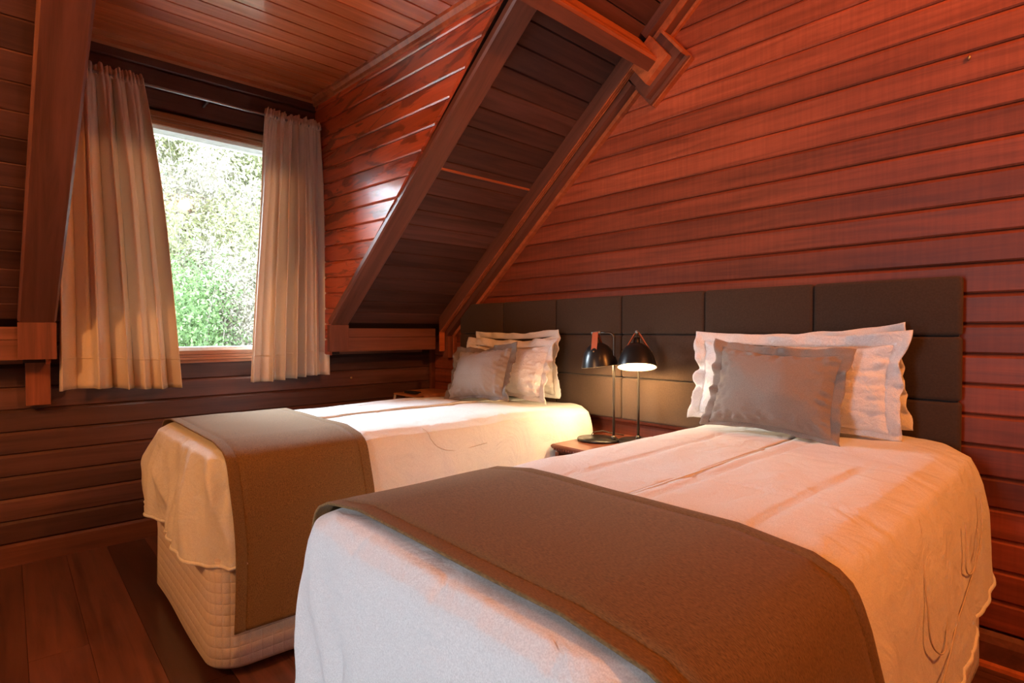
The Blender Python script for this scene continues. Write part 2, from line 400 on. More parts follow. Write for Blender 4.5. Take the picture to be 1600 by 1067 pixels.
# ---- sloped ceiling of boards along Y (three fields round the dormer)
SP = .112
S_PUR = 2.255                       # purlin position along the slope
s_end = (RIDGE - X0) / CA
cs = MB()
def slab(y0, y1, s0, s1, n0, n1): cs.hexa([S(s0, n0, y0), S(s1, n0, y0), S(s1, n1, y0), S(s0, n1, y0)], [S(s0, n0, y1), S(s1, n0, y1), S(s1, n1, y1), S(s0, n1, y1)])
slab(YR0 + .06, .12, -.35, S_PUR, .054, .16); slab(YB - .1, YL1 - .06, -.35, S_PUR, .054, .16); slab(YB - .1, .12, S_PUR, s_end + .05, .054, .16)
cs = struct(cs.build('ceiling_slope', 'backing'), 'dark sloped plank ceiling rising from the knee wall', 'ceiling')
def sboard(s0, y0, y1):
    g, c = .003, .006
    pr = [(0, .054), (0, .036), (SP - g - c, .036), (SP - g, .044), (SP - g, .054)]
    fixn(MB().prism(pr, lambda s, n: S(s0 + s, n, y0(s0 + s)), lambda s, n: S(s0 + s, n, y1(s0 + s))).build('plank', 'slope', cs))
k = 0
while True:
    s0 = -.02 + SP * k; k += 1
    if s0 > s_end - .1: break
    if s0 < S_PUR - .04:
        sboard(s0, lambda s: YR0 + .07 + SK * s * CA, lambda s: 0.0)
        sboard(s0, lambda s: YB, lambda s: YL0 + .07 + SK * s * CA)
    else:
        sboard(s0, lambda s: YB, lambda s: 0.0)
# the lighter cover bead between two boards
fixn(MB().prism([(0, .036), (.004, .030), (.012, .030), (.016, .036)], lambda s, n: S(1.263 + s, n, YR1 + .03), lambda s, n: S(1.263 + s, n, -.10)).build('cover_bead', 'bead', cs))

# ---- rafter casings, fascia, soffit
def casing(num, y0, y1, label):
    c = MB()
    def q(s, n, yy): return S(s, n, yy + SK * s * CA)
    ch = .009
    pr = [(y0, .036), (y0, ch), (y0 + ch, 0), (y1 - ch, 0), (y1, ch), (y1, .036)]
    c.prism(pr, lambda yy, n: q(0, n, yy), lambda yy, n: q(S_PUR, n, yy))
    o = struct(fixn(c.build('trim_%d' % num, 'trimS')), label, 'rafter')
    e = MB().prism([(X0 - .034, 1.02), (X0, 1.02), (X0, Z0 - .0005), (X0 - .034, Z0 - .0005)], lambda x, z: (x, y0, z), lambda x, z: (x, y1, z))
    e = fixn(e.build('end_block', 'trimZ', o)); e['label'] = 'reddish square end block of the rafter'
    return o
casing(1, YR0, YR1, 'broad rafter casing rising beside the dormer window cheek')
casing(2, YL0, YL1, 'broad dark rafter casing at the left side of the window')
for num, y0, y1, lb in ((3, YR1 - .02, -.125, 'horizontal fascia board under the sloped ceiling by the corner'), (4, YB, YL0 + .02, 'horizontal fascia board at the far left under the sloped ceiling')):
    o = struct(MB().box(0, .195, y0, y1, 1.022, 1.036).build('trim_%d' % num, 'trimY'), lb, 'fascia')
    MB().box(.190, .217, y0, y1, 1.018, 1.110).build('board', 'trimY', o)
    MB().box(.190, .2155, y0, y1, 1.113, 1.172).build('board', 'trimY', o)
    MB().box(0, .035, y0, y1, .992, 1.020).build('cove_strip', 'trimY', o)

# ---- trim along headboard wall and sloped ceiling
def run(mb, s0, s1, y0, y1, n0, n1, plumb=False):
    a = [S(s0, n0, y0), S(s1, n0, y0), S(s1, n1, y0), S(s0, n1, y0)]; c = [S(s0, n0, y1), S(s1, n0, y1), S(s1, n1, y1), S(s0, n1, y1)]
    if plumb:      # cut the lower end vertically at x = plumb
        for L_ in (a, c):
            for i, n in ((0, n0), (3, n1)):
                s = (plumb - X0 + n * SA) / CA; L_[i] = S(s, n, L_[i][1])
    mb.hexa(a, c); return mb
o = struct(run(MB(), 0, 2.09, -.078, 0, -.085, .05, .30).build('trim_5', 'trimS'), 'moulded trim climbing the headboard wall under the sloped ceiling', 'trim')
run(MB(), 0, 2.2, -.128, -.080, -.050, .05, .27).build('moulding', 'trimS', o)
for yy in (-.120, -.106, -.092): run(MB(), 0, 2.2, yy - .004, yy + .003, -.055, -.048, .272).build('moulding', 'bead', o)
bd = run(MB(), 0, 2.09, -.030, 0, -.108, -.083, .312).build('lower_bead', 'bead', o)
# end face pieces at the foot of the trim
MB().box(.268, .276, -.128, -.084, 1.005, 1.15).build('end_block', 'bead', o)
MB().box(.24, .306, -.075, 0, .955, 1.115).build('end_block', 'trimZ', o)
MB().box(.300, .320, -.030, -.004, .935, 1.125).build('end_block', 'bead', o)
o = struct(run(MB(), 2.33, s_end, -.075, 0, -.045, .05).build('trim_6', 'trimS'), 'upper run of moulded trim above the purlin', 'trim')
run(MB(), 2.29, s_end, -.120, -.075, -.012, .05).build('moulding', 'trimS', o)
run(MB(), 2.33, s_end, -.020, 0, -.060, -.045).build('lower_bead', 'bead', o)
run(MB(), 2.29, s_end, -.080, -.074, -.050, -.010).build('moulding', 'bead', o)
# purlin with two bead strips, and its mitred end block on the wall
o = struct(run(MB(), 2.195, 2.250, YB, -.10, -.155, .05).build('trim_7', 'trimY'), 'purlin beam crossing the sloped ceiling with two beads', 'beam')
run(MB(), 2.250, 2.264, YB, -.10, -.150, -.092).build('bead_strip', 'bead', o)
run(MB(), 2.250, 2.268, YB, -.10, -.082, .03).build('bead_strip', 'bead', o)
o = struct(run(MB(), 2.082, 2.360, -.045, -.001, -.235, -.04).build('trim_8', 'trimS'), 'mitred end block of the purlin on the headboard wall', 'beam')
run(MB(), 2.10, 2.350, -.085, -.045, -.215, -.04).build('step', 'trimS', o)
run(MB(), 2.15, 2.310, -.120, -.085, -.190, -.02).build('step', 'bead', o)
run(MB(), 2.086, 2.362, -.030, 0, -.243, -.235).build('lower_bead', 'bead', o)
run(MB(), 2.352, 2.364, -.100, -.001, -.232, -.03).build('end_cap', 'bead', o)
# corner post strip and stub post under the window rafter
struct(MB().box(.0, .032, -.036, -.002, .106, 1.02).build('trim_9', 'trimZ'), 'thin vertical strip in the room corner', 'trim')
struct(MB().box(0, .085, -2.425, -2.332, .79, 1.02).build('trim_10', 'trimZ'), 'short stub post below the left rafter block', 'post')

# ---- dormer cheeks
def cheek(name, yc, sg, label):
    def dz(x): return -.048 * x
    b = MB(); yo = yc + sg * .018
    pts = [(-.02, 1.0), (.14, 1.0), (.14, slope_z(.14, .05)), (2.1, slope_z(2.1, .05)), (2.1, 2.9), (-.02, 2.9)]
    fixn_o = b.prism(pts, lambda x, z: (x, yo, z), lambda x, z: (x, yo + sg * .08, z)).build(name, 'backing')
    fixn(fixn_o); o = struct(fixn_o, label, 'wall')
    pc = .1015; z0 = 1.005
    while z0 < 2.70:
        pr = plank_prof(pc, .002, .008, .018, .007)
        def xe(z):
            # where the board meets the rafter casing
            return max(.20, min(2.06, (z - Z0 - .036 / CA + SL * X0) / (SL + .048)))
        zt = min(pc, 2.735 - z0)
        if zt < .03: break
        p = MB().prism(pr, lambda n, z: (-.0, yc + sg * n, z0 + z), lambda n, z: (xe(z0 + z), yc + sg * n, z0 + z + dz(xe(z0 + z))))
        fixn(p.build('plank', 'cheek', o)); z0 += pc
    return o
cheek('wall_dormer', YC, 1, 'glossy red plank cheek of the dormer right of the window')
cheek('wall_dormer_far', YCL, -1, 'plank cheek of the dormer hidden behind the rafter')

# ---- dormer ceiling
def cz(x): return 2.705 - .048 * x
cl = MB().hexa([(-.1, YCL - .05, cz(0) + .02), (2.12, YCL - .05, cz(2.12) + .02), (2.12, YCL - .05, cz(2.12) + .1), (-.1, YCL - .05, cz(0) + .1)],
               [(-.1, YC + .05, cz(0) + .02), (2.12, YC + .05, cz(2.12) + .02), (2.12, YC + .05, cz(2.12) + .1), (-.1, YC + .05, cz(0) + .1)])
cl = struct(cl.build('ceiling', 'backing'), 'glossy red plank ceiling of the dormer above the window', 'ceiling')
x = 0.0
while x < 2.05:
    def cf(a, n, yy): return (a, yy, cz(a) + n)
    pr = [(x, .02), (x, .004), (x + .003, 0), (x + .106, 0), (x + .114 - .006, .008), (x + .114 - .006, .02)]
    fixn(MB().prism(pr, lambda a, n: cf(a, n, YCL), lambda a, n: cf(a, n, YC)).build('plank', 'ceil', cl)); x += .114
def strip(num, prof, fa, fb, label, mat='bead'):
    return struct(fixn(MB().prism(prof, fa, fb).build('trim_%d' % num, mat)), label, 'trim')
strip(11, [(0, 0), (0, -.030), (.022, -.022), (.028, 0)], lambda a, b_: (0 + a, YCL, cz(0) + b_), lambda a, b_: (0 + a, YC, cz(0) + b_), 'thin strip where the window wall meets the dormer ceiling')
strip(12, [(0, 0), (0, -.050), (.012, -.046), (.016, -.03), (.032, -.014), (.036, 0)], lambda a, b_: (0, YC - a, cz(0) + b_), lambda a, b_: (2.06, YC - a, cz(2.06) + b_), 'bright cornice strip between dormer cheek and ceiling')

# ---- window
wn = MB()
fw = .070
def ring(mb, x0, x1, g0, g1):
    """flat frame ring from offset g0 to g1 outside the opening"""
    a0, a1, b0, b1 = WY0 - g1, WY1 + g1, WZ0 - g1, WZ1 + g1
    i0, i1, j0, j1 = WY0 - g0, WY1 + g0, WZ0 - g0, WZ1 + g0
    mb.box(x0, x1, a0, a1, b0, j0); mb.box(x0, x1, a0, a1, j1, b1); mb.box(x0, x1, a0, i0, j0, j1); mb.box(x0, x1, i1, a1, j0, j1); return mb
ring(wn, -.10, .012, .0, .020)
wn = struct(wn.build('window_1', 'frame'), 'window with reddish moulded wooden frame and one clear pane', 'window')
for i, (g0, g1, xf) in enumerate(((.022, .036, .020), (.038, .052, .024), (.054, .070, .018))):
    ring(MB(), -.01, xf, g0, g1).build('window_frame', 'frame', wn)
ring(MB(), -.135, -.004, -.022, -.0005).build('outer_frame', 'white_paint', wn)
MB().box(-.108, -.104, WY0 + .03, WY1 - .03, WZ0 + .03, WZ1 - .03).build('pane', 'glass', wn)
MB().box(-.20, -.02, WY0 - .03, WY1 + .03, WZ0 - .028, WZ0 + .004).build('window_sill', 'white_paint', wn)

# glazed door opening behind the camera
dr = MB()
for a in ((2.58, 2.65), (3.14, 3.21)): dr.box(a[0], a[1], YB - .07, YB - .02, 0, 2.25)
dr.box(2.65, 3.14, YB - .07, YB - .02, 2.17, 2.25); dr.box(2.65, 3.14, YB - .07, YB - .02, 0, .1)
dr = struct(dr.build('door_1', 'frame'), 'glazed door behind the beds', 'door')
MB().box(2.65, 3.14, YB - .048, YB - .044, .1, 2.17).build('pane', 'glass', dr)

# ------------------------------------------------------------------ curtains
rod = thing('curtain_rod', (.12, -1.62, 2.475), 'thin grey metal curtain rod above the window', 'curtain rod')
MB().tube([(.12, -2.325, 2.475), (.12, -.955, 2.475)], .008, 10).build('rod', 'steel', rod)
for yy in (-2.31, -1.62, -.965):
    MB().box(.0, .125, yy - .005, yy + .005, 2.468, 2.482).build('bracket', 'steel', rod)
def curtain(top, bot, zb, folds, seed, label):
    """gathered panel: folds given as (position 0..1, half width, forward bulge)"""
    c = thing('curtain', (.12, (bot[0] + bot[1]) / 2, zb), label, 'curtain', 'beige curtains at the window')
    rnd = random.Random(seed); ph = [rnd.uniform(0, 6.28) for _ in range(6)]
    nu, nv = 220, 64; rows = []
    zt = 2.515
    for j in range(nv + 1):
        t = j / nv; t2 = t ** 1.0
        z = zt + (zb - zt) * t2
        row = []
        for i in range(nu + 1):
            u = i / nu
            spread = t ** .75
            y0 = top[0] + (bot[0] - top[0]) * spread; y1 = top[1] + (bot[1] - top[1]) * spread
            uu = u + .012 * math.sin(7 * u + ph[0]) * t
            ang = math.pi * folds * (uu + .05 * math.sin(6.3 * uu + ph[0])) + ph[1] + .25 * math.sin(2.2 * t + ph[2])
            wave = (2 * abs(math.sin(ang)) ** .62 - 1) * (.8 + .3 * math.sin(9.0 * u + ph[3])) + .16 * math.sin(2 * math.pi * folds * 1.7 * uu + ph[4])
            amp = .018 + .058 * min(1, t * 2.0)
            fine = .008 * math.sin(2 * math.pi * folds * 2.35 * u + ph[3]) * (1 - .6 * t) + .006 * noise.noise(Vector((u * 6, t * 2.2, seed)))
            x = .118 + amp * wave + fine
            yy = y0 + (y1 - y0) * u + .016 * math.sin(2 * ang) * min(1, t * 3)
            if z > 2.44:   # gathered heading on the rod
                f = min(1, (z - 2.44) / .05)
                x = x * (1 - f) + f * (.118 + .016 * (2 * abs(math.sin(ang)) - 1) + .014 * math.sin(2 * math.pi * 19 * u + 2 * math.sin(11 * u + ph[4])) + .012 * noise.noise(Vector((u * 30, z * 40, seed))))
            dz = (.020 * noise.noise(Vector((u * 16, seed, 2.))) + .010 * noise.noise(Vector((u * 45, seed, 7.)))) * max(0, 1 - j / 1.5) + (.012 * math.sin(5 * u + ph[5]) * t * t)
            row.append((max(.018, x), yy, z + dz))
        rows.append(row)
    MB().grid(rows).build('panel', 'curtain', c, solid=.003)
    # hem seam: a narrow double fold of cloth a hand above the bottom edge
    jh = int(round(nv * (1 - .155 / (zt - zb))))
    hem = [[(p[0] + .0035, p[1], p[2] + d) for p in rows[jh]] for d in (.004, -.002)]
    MB().grid(hem).build('hem_seam', 'curtain', c, solid=.002)
    rb = [[(p[0] + (.003 if i % 2 else .0045), p[1], 2.475 + d) for i, p in enumerate(rows[1])] for d in (.014, -.016)]
    MB().grid(rb).build('heading_tape', 'curtain', c, solid=.003)
    return c
curtain((-2.285, -1.945), (-2.315, -1.795), .850, 5.0, 3, 'beige curtain left of the window, drawn aside')
curtain((-1.305, -.968), (-1.435, -.930), .855, 6.0, 11, 'beige curtain right of the window beside the red cheek')

# ------------------------------------------------------------------ headboard
hb = thing('headboard', (1.862, -.03, .675), 'long brown padded headboard of square panels on the plank wall', 'headboard')
MB().box(.45, 3.276, -.022, -.001, .69, 1.335).build('back_board', 'suede', hb)
cw = (3.290 - .436) / 6
zr = [(.678, .905), (.905, 1.134), (1.134, 1.345)]
for (za, zb_) in zr:
    for i in range(6):
        m = MB().rbox(.436 + cw * i + .0012, .436 + cw * (i + 1) - .0012, -.066, -.018, za + .0012, zb_ - .0012, .014, 3)
        m.build('panel', 'suede', hb)

# ------------------------------------------------------------------ beds
INS = [(0, .25), (.003, .19), (.009, .136), (.034, .075), (.068, .056), (.108, .041), (.19, .022), (.30, .010), (.42, .002), (.9, 0)]
def inset(d, k=1.0):
    for (a, i), (b, j) in zip(INS[:-1], INS[1:]):
        if d <= b: return (i + (j - i) * (d - a) / (b - a)) * k
    return 0
def outline(x0, x1, y0, y1, r, ns, ne, nc):
    """rounded rectangle, from the head-left corner down the left side, foot, right side, head"""
    r = max(r, .002); pts = []
    def arc(cx, cy, a0):
        for i in range(nc): a = a0 + (math.pi / 2) * i / nc; pts.append((cx + r * math.cos(a), cy + r * math.sin(a)))
    def seg(a, b, n):
        for i in range(n): pts.append((a[0] + (b[0] - a[0]) * i / n, a[1] + (b[1] - a[1]) * i / n))
    seg((x0, y1 - r), (x0, y0 + r), ns); arc(x0 + r, y0 + r, math.pi)
    seg((x0 + r, y0), (x1 - r, y0), ne); arc(x1 - r, y0 + r, 1.5 * math.pi)
    seg((x1, y0 + r), (x1, y1 - r), ns); arc(x1 - r, y1 - r, 0)
    seg((x1 - r, y1), (x0 + r, y1), ne); arc(x0 + r, y1 - r, .5 * math.pi)
    return pts
def duvet(name, x0, x1, y0, y1, zt, hems, mask, seams, seed, fold, label, kx=1.0, ky=.5, rc=.11, sag=.0):
    """draped cover: rings run from the middle of the top over the edge and down to the hem"""
    ns, ne, nc = 150, 84, 14
    prof = []
    half = (x1 - x0) / 2
    for i in range(22): prof.append((half - .004 - (half - .004 - .25 * kx) * i / 22, 0))
    for i in range(14): prof.append(('d', .034 * (i / 14) ** 1.6))
    for i in range(30): prof.append(('h', i / 29))
    rows = []; rnd = random.Random(seed); sv = seed * 3.1
    for a in prof:
        if a[0] in ('d', 'h'):
            d = a[1] if a[0] == 'd' else .034
            ix = inset(d, kx); iy = inset(d, ky)
        else: ix = a[0]; iy = .25 * ky + (ix - .25 * kx) * 1.0; d = 0
        ol = outline(x0 + ix, x1 - ix, y0 + iy, y1 - .004 - .02 * ix, max(.004, rc - ix * .3), ns, ne, nc)
        row = []; n = len(ol)
        oo = outline(x0, x1, y0, y1, rc, ns, ne, nc)
        for j, (px, py) in enumerate(ol):
            dd = d
            if a[0] == 'h':
                # hem height by side, blended round the corners
                hl, hf, hr = hems
                fy = min(1, max(0, (py - y0) / .5)); fx = (px - x0) / (x1 - x0)
                side = hl[1] + (hl[0] - hl[1]) * ((py - y0) / (y1 - y0)) if fx < .5 else hr[0] + (hr[1] - hr[0]) * ((py - y0) / (y1 - y0))
                ft = hf[0] + (hf[1] - hf[0]) * fx
                hem = ft + (side - ft) * (fy * fy * (3 - 2 * fy))
                hem += .012 * noise.noise(Vector((px * 6, py * 6, sv)))
                D = zt - hem; dd = .034 + (D - .034) * a[1]
                k = inset(dd, 1.0) / max(1e-6, inset(.034, 1.0))
                ox, oy = oo[j]
                px = ox + (px - ox) * k; py = oy + (py - oy) * k
            z = zt - dd
            p = Vector((px, py, z))
            # outward direction
            cx = min(max(px, x0 + .3), x1 - .3); cy = min(max(py, y0 + .3), y1 + 1)
            out = Vector((px - cx, py - cy, 0)); out = out.normalized() if out.length > 1e-4 else Vector((0, 0, 1))
            m = mask(px, py)
            amp = min(1, dd / .35)
            peri = (px if abs(out.y) > .7 else py)
            f1 = noise.noise(Vector((px * 5.0 + py * 4.0, px * 1.5 - py * 2.0, z * 1.2 + sv)))
            f2 = noise.noise(Vector((px * 14, py * 14, z * 2.6 + sv)))
            if out.y < -.5: f1 = f1 * 1.1 + .55 * (1 - abs(noise.noise(Vector((px * 7 + z * 3.5, z * 1.6, sv + 2))) * 2)) - .3
            side_amt = fold * amp * (1 if m > .5 else .25)
            if out.y < -.5 and x1 < 2: side_amt = 1.8 * min(1, dd / .16) * (1 if m > .5 else .25)
            p += out * (f1 * .030 + f2 * .012) * side_amt
            topw = noise.noise(Vector((px * 3.1, py * 2.2, sv + 5))) * .009 + noise.noise(Vector((px * 11, py * 8, sv + 9))) * .0035
            g = 0
            for sx in seams[0]: g = max(g, math.exp(-((px - sx - .012 * math.sin(py * 4 + sx)) / .007) ** 2))
            for sy in seams[1]: g = max(g, .55 * math.exp(-((py - sy - .010 * math.sin(px * 5 + sy)) / .008) ** 2))
            puff = 0
            if dd < .2: p.z += (topw * m - (.007 * g + puff) * m) * (1 - amp * .5) - sag * max(0, (py + .7)) * .04
            elif m > .5: p += out * (-.006 * g)
            row.append(p)
        rows.append(row)
    mb = MB().grid(rows, closed=True)
    n = len(rows[0]); mb.add([rows[0][j] for j in range(n)], [tuple(range(n))], True)
    o = thing(name, ((x0 + x1) / 2, (y0 + y1) / 2, zt), label, 'duvet', 'white duvets on the beds')
    fixn(mb.build('cover', 'duvet', o, solid=.008))
    # piped hem edge
    MB().tube([Vector(p) for p in rows[-1]][::2], .006, 6, closed=True).build('hem_piping', 'duvet', o)
    return o
def stitch(o, x1, zt, kx, loops):
    for lp in loops:
        pts = []; pl = [lp[0]] + list(lp) + [lp[-1]]
        for p0, p1, p2, p3 in zip(pl[:-3], pl[1:-2], pl[2:-1], pl[3:]):
            for i in range(10):
                t = i / 10
                yy, d = (.5 * (2 * p1[k] + (p2[k] - p0[k]) * t + (2 * p0[k] - 5 * p1[k] + 4 * p2[k] - p3[k]) * t * t + (3 * p1[k] - p0[k] - 3 * p2[k] + p3[k]) * t ** 3) for k in (0, 1))
                d = max(d, .002)
                pts.append((x1 - inset(d, kx) + .004 + .010 * noise.noise(Vector((yy * 5, d * 4, 1))), yy, zt - d + (.005 if d < .05 else 0)))
        MB().tube(pts, .0018, 5).build('stitch_line', 'seam', o)
def runner(x0, x1, y0, y1, zt, hl, hr, label, kx=1.0, off=.012):
    """woven strip laid across the bed, hanging down both sides"""
    path = []
    ds = [.9 * (i / 60) ** 1.0 for i in range(61)]
    L_ = [d for d in ds if zt - d > hl][::-1]; Rr = [d for d in ds if zt - d > hr]
    for d in [zt - hl] + L_: path.append((x0 + inset(d, kx) - off * min(1, d / .05), zt - d + off * (1 - min(1, d / .12))))
    xa, xb = x0 + .25 * kx, x1 - .25 * kx
    for i in range(1, 40): path.append((xa + (xb - xa) * i / 40, zt + off))
    for d in Rr + [zt - hr]: path.append((x1 - inset(d, kx) + off * min(1, d / .05), zt - d + off * (1 - min(1, d / .12))))
    W_ = y1 - y0
    vs = [0, .004, .030, .0345, .039] + [.06 + (W_ - .12) * i / 24 for i in range(25)] + [W_ - .039, W_ - .0345, W_ - .030, W_ - .004, W_]
    rows = []; n = len(path)
    for v in vs:
        row = []
        g = -.004 if abs(v - .0345) < .001 or abs(v - W_ + .0345) < .001 else 0
        for i, (px, pz) in enumerate(path):
            hang = max(0, (zt - pz) - .1)
            yy = y0 + v + .010 * noise.noise(Vector((px * 2.5, pz * 2.5, 3.3))) + .006 * math.sin(hang * 6)
            o_ = g + .0025 * noise.noise(Vector((px * 5, v * 6, pz * 4)))
            if pz > zt - .03: row.append((px, yy, pz + o_))
            else: row.append((px + (o_ + .010 * noise.noise(Vector((v * 3.5, pz * 1.2, px))) * min(1, hang * 3)) * (1 if px > (x0 + x1) / 2 else -1), yy, pz))
        rows.append(row)
    c = thing('bed_runner', ((x0 + x1) / 2, (y0 + y1) / 2, zt), label, 'bed runner', 'brown runners across the beds')
    fixn(MB().grid(rows).build('cloth', 'runner', c, solid=-.005))
    return c
def bed(x0, x1, y0, y1, label, zs, zm):
    c = thing('bed', ((x0 + x1) / 2, (y0 + y1) / 2, 0), label, 'bed', 'single beds along the headboard')
    ol = [outline(x0 + d, x1 - d, y0 + d, y1, .10, 40, 24, 8) for d in (.05, .012, .0, .002, .004, .0, .012, .05)]
    zz = (zs, zs + .004, zs + .02, zs + .12, zs + .25, .40, .43, .44)
    rows = [[(a, b_, z + .006 * math.sin(a * 9 + b_ * 7) * (1 if k_ < 3 else 0)) for a, b_ in o_] for k_, (o_, z) in enumerate(zip(ol, zz))]
    mb = MB().grid(rows, closed=True); n = len(rows[0])
    mb.add(rows[0], [tuple(range(n))]); mb.add(rows[-1], [tuple(range(n))])
    fixn(mb.build('base', 'quilt', c))
    fixn(MB().rbox(x0 + .05, x1 - .05, y0 + .05, y1 - .01, .44, zm, .05, 4).build('mattress', 'quilt', c))
    for a in (x0 + .12, x1 - .12):
        for b_ in (y0 + .12, y1 - .12): MB().lathe([(0, 0), (.022, 0), (.03, zs + .03), (0, zs + .03)], (a, b_, 0), 14).build('leg', 'black', c)
    return c
B1 = (2.345, 3.412, -2.045, -.072); B2 = (.675, 1.765, -2.045, -.072)
Z1, Z2 = .768, .757
bed(B2[0] + .035, B2[1] - .058, B2[2] + .032, -.07, 'single bed nearer the window, quilted cover showing below its duvet', .022, .73)
bed(B1[0] + .05, B1[1] - .05, B1[2] + .05, -.07, 'single bed nearest the viewer, under the broad white duvet', .05, .74)
RY1 = (-1.965, -1.462); RY2 = (-1.972, -1.478)
def sm(a, b, x): x = min(1, max(0, (x - a) / (b - a))); return x * x * (3 - 2 * x)
def mask1(x, y): return 1 - (sm(RY1[0] - .03, RY1[0], y) - sm(RY1[1], RY1[1] + .03, y)) * .96
def mask2(x, y): return 1 - (sm(RY2[0] - .02, RY2[0], y) - sm(RY2[1], RY2[1] + .03, y)) * .96
dv2 = duvet('duvet', *B2, Z2, ((.40, .47), (.40, .37), (.53, .50)), mask2, ([.93, 1.25], [-1.15, -.72]), 5, 1.0, 'white duvet on the bed by the window, brown runner at its foot', kx=.85, ky=.55, rc=.12, sag=1.0)
dv1 = duvet('duvet', *B1, Z1, ((.40, .24), (.20, .22), (.25, .38)), mask1, ([2.67, 2.93, 3.175], [-1.15, -.70]), 9, 1.0, 'wide white duvet on the bed nearest the viewer', kx=1.0, ky=.40, rc=.13)
stitch(dv1, B1[1], Z1, 1.0, [[(-.95, .05), (-1.06, .14), (-1.12, .24), (-1.02, .30), (-.93, .22), (-.90, .10)], [(-.62, .13), (-.70, .22), (-.60, .25), (-.50, .16)], [(-1.40, .40), (-1.15, .36), (-.85, .30), (-.55, .24), (-.30, .10)]])
stitch(dv2, B2[1], Z2, .85, [[(-1.20, .02), (-1.16, .09), (-1.06, .12), (-.88, .11)]])
runner(*B2[:2], *RY2, Z2, .30, .19, 'brown woven runner across the foot of the window-side bed', kx=.85)
runner(*B1[:2], *RY1, Z1, .40, .12, 'large brown woven runner across the bed nearest the viewer')

# ------------------------------------------------------------------ pillows and cushions
def pillow(name, base, W_, Hh, T, lean, yaw, mat, flange, label, cat, group, seed, roll=0, fmat=None, corner=.10, slump=.0):
    """stuffed case with a flat flange; base = middle of its lower edge"""
    o = thing(name, base, label, cat, group)
    from mathutils import Matrix
    Mx = Matrix.Rotation(yaw, 3, 'Z') @ Matrix.Rotation(-lean, 3, 'X') @ Matrix.Rotation(roll, 3, 'Y')
    bw, bh = W_ / 2 - flange, Hh / 2 - flange
    n = 44
    def edge(u, v):
        """pulled-in sides, pointed corners"""
        pu = 1 - corner * (1 - v * v) * .55; pv = 1 - corner * (1 - u * u)
        return u * pu, v * pv
    def place(x, z, yy): return Vector(base) + Mx @ Vector((x, yy, z + Hh / 2))
    sd = seed * 2.7
    for_side = {}
    mb = MB()
    for sgn in (-1, 1):
        rows = []
        for j in range(n + 1):
            v = -1 + 2 * j / n; row = []
            for i in range(n + 1):
                u = -1 + 2 * i / n
                eu, ev = edge(u, v)
                f = max(0, (1 - abs(u) ** 2.1)) ** .62 * max(0, (1 - abs(v) ** 2.1)) ** .62
                th = T / 2 * f * (1 + .16 * slump * (-v))
                rim = min(1 - abs(u), 1 - abs(v))
                pk = math.exp(-rim * 7) * (1 - math.exp(-rim * 40))      # puckers near the seam
                th += T * .24 * pk * noise.noise(Vector((u * 9, v * 9, sd + sgn)))
                th += T * .05 * f * noise.noise(Vector((u * 2.3, v * 2.3, sd + sgn * 3)))
                bend = -.02 * slump * (1 - u * u) * max(0, v)
                row.append(place(eu * bw, ev * bh + bend, sgn * max(0, th)))
            rows.append(row)
        mb.grid(rows)
    body = fixn(mb.build('case', mat, o))
    # flange: one continuous wavy strip round the seam
    per = []
    for i in range(40): per.append((-1 + 2 * i / 40, -1))
    for i in range(40): per.append((1, -1 + 2 * i / 40))
    for i in range(40): per.append((1 - 2 * i / 40, 1))
    for i in range(40): per.append((-1, 1 - 2 * i / 40))
    rows = []
    for k in range(5):
        t = k / 4; row = []
        for i, (u, v) in enumerate(per):
            eu, ev = edge(u, v)
            fx, fz = eu * (bw - .004) , ev * (bh - .004)
            gx = flange * t * (u if abs(u) > .999 else u ** 5); gz = flange * t * (v if abs(v) > .999 else v ** 5)
            wv = (noise.noise(Vector((u * 4.2, v * 4.2, sd))) * .045 + noise.noise(Vector((u * 10, v * 10, sd + 4))) * .010) * t * min(1, flange / .035)
            if v < -.98: wv *= .5; gz *= .55
            ed = 1 + .35 * noise.noise(Vector((u * 3.1, v * 3.1, sd + 8)))
            row.append(place(fx + gx * ed, fz + gz * ed, wv))
        rows.append(row)
    fixn(MB().grid(rows, closed=True).build('flange', fmat or mat, o, solid=.004))
    return o
PG = 'white pillows leaning on the headboard'
pillow('pillow', (2.785, -.130, Z1 - .015), .78, .41, .11, R(4), R(-1), 'pillow', .035, 'white pillow against the headboard, its corner poking up, bed nearest the viewer', 'pillow', PG, 4, roll=R(-4), slump=1)
pillow('pillow', (2.775, -.272, Z1 - .018), .80, .41, .17, R(9), R(1), 'sham', .045, 'white flanged pillow behind the larger taupe cushion', 'pillow', PG, 8, roll=R(.5), slump=1)
pillow('pillow', (1.11, -.150, Z2 - .022), .77, .425, .12, R(3), R(0), 'pillow', .035, 'back white pillow against the headboard, bed nearer the window', 'pillow', PG, 14, roll=R(-1), slump=1)
pillow('pillow', (1.135, -.335, Z2 - .022), .80, .40, .19, R(18), R(2), 'sham', .045, 'white textured pillow behind the smaller-looking taupe cushion, bed nearer the window', 'pillow', PG, 19, slump=1)
CG = 'taupe cushions in front of the pillows'
pillow('cushion', (2.795, -.475, Z1 - .012), .49, .375, .20, R(18), R(8), 'taupe', .034, 'taupe linen cushion on the bed nearest the viewer', 'cushion', CG, 23, roll=R(3.5), corner=.14)
pillow('cushion', (1.215, -.560, Z2 - .018), .46, .375, .18, R(26), R(11), 'taupe', .034, 'taupe linen cushion on the bed nearer the window', 'cushion', CG, 31, roll=R(-5), fmat='taupe_dark', corner=.13)

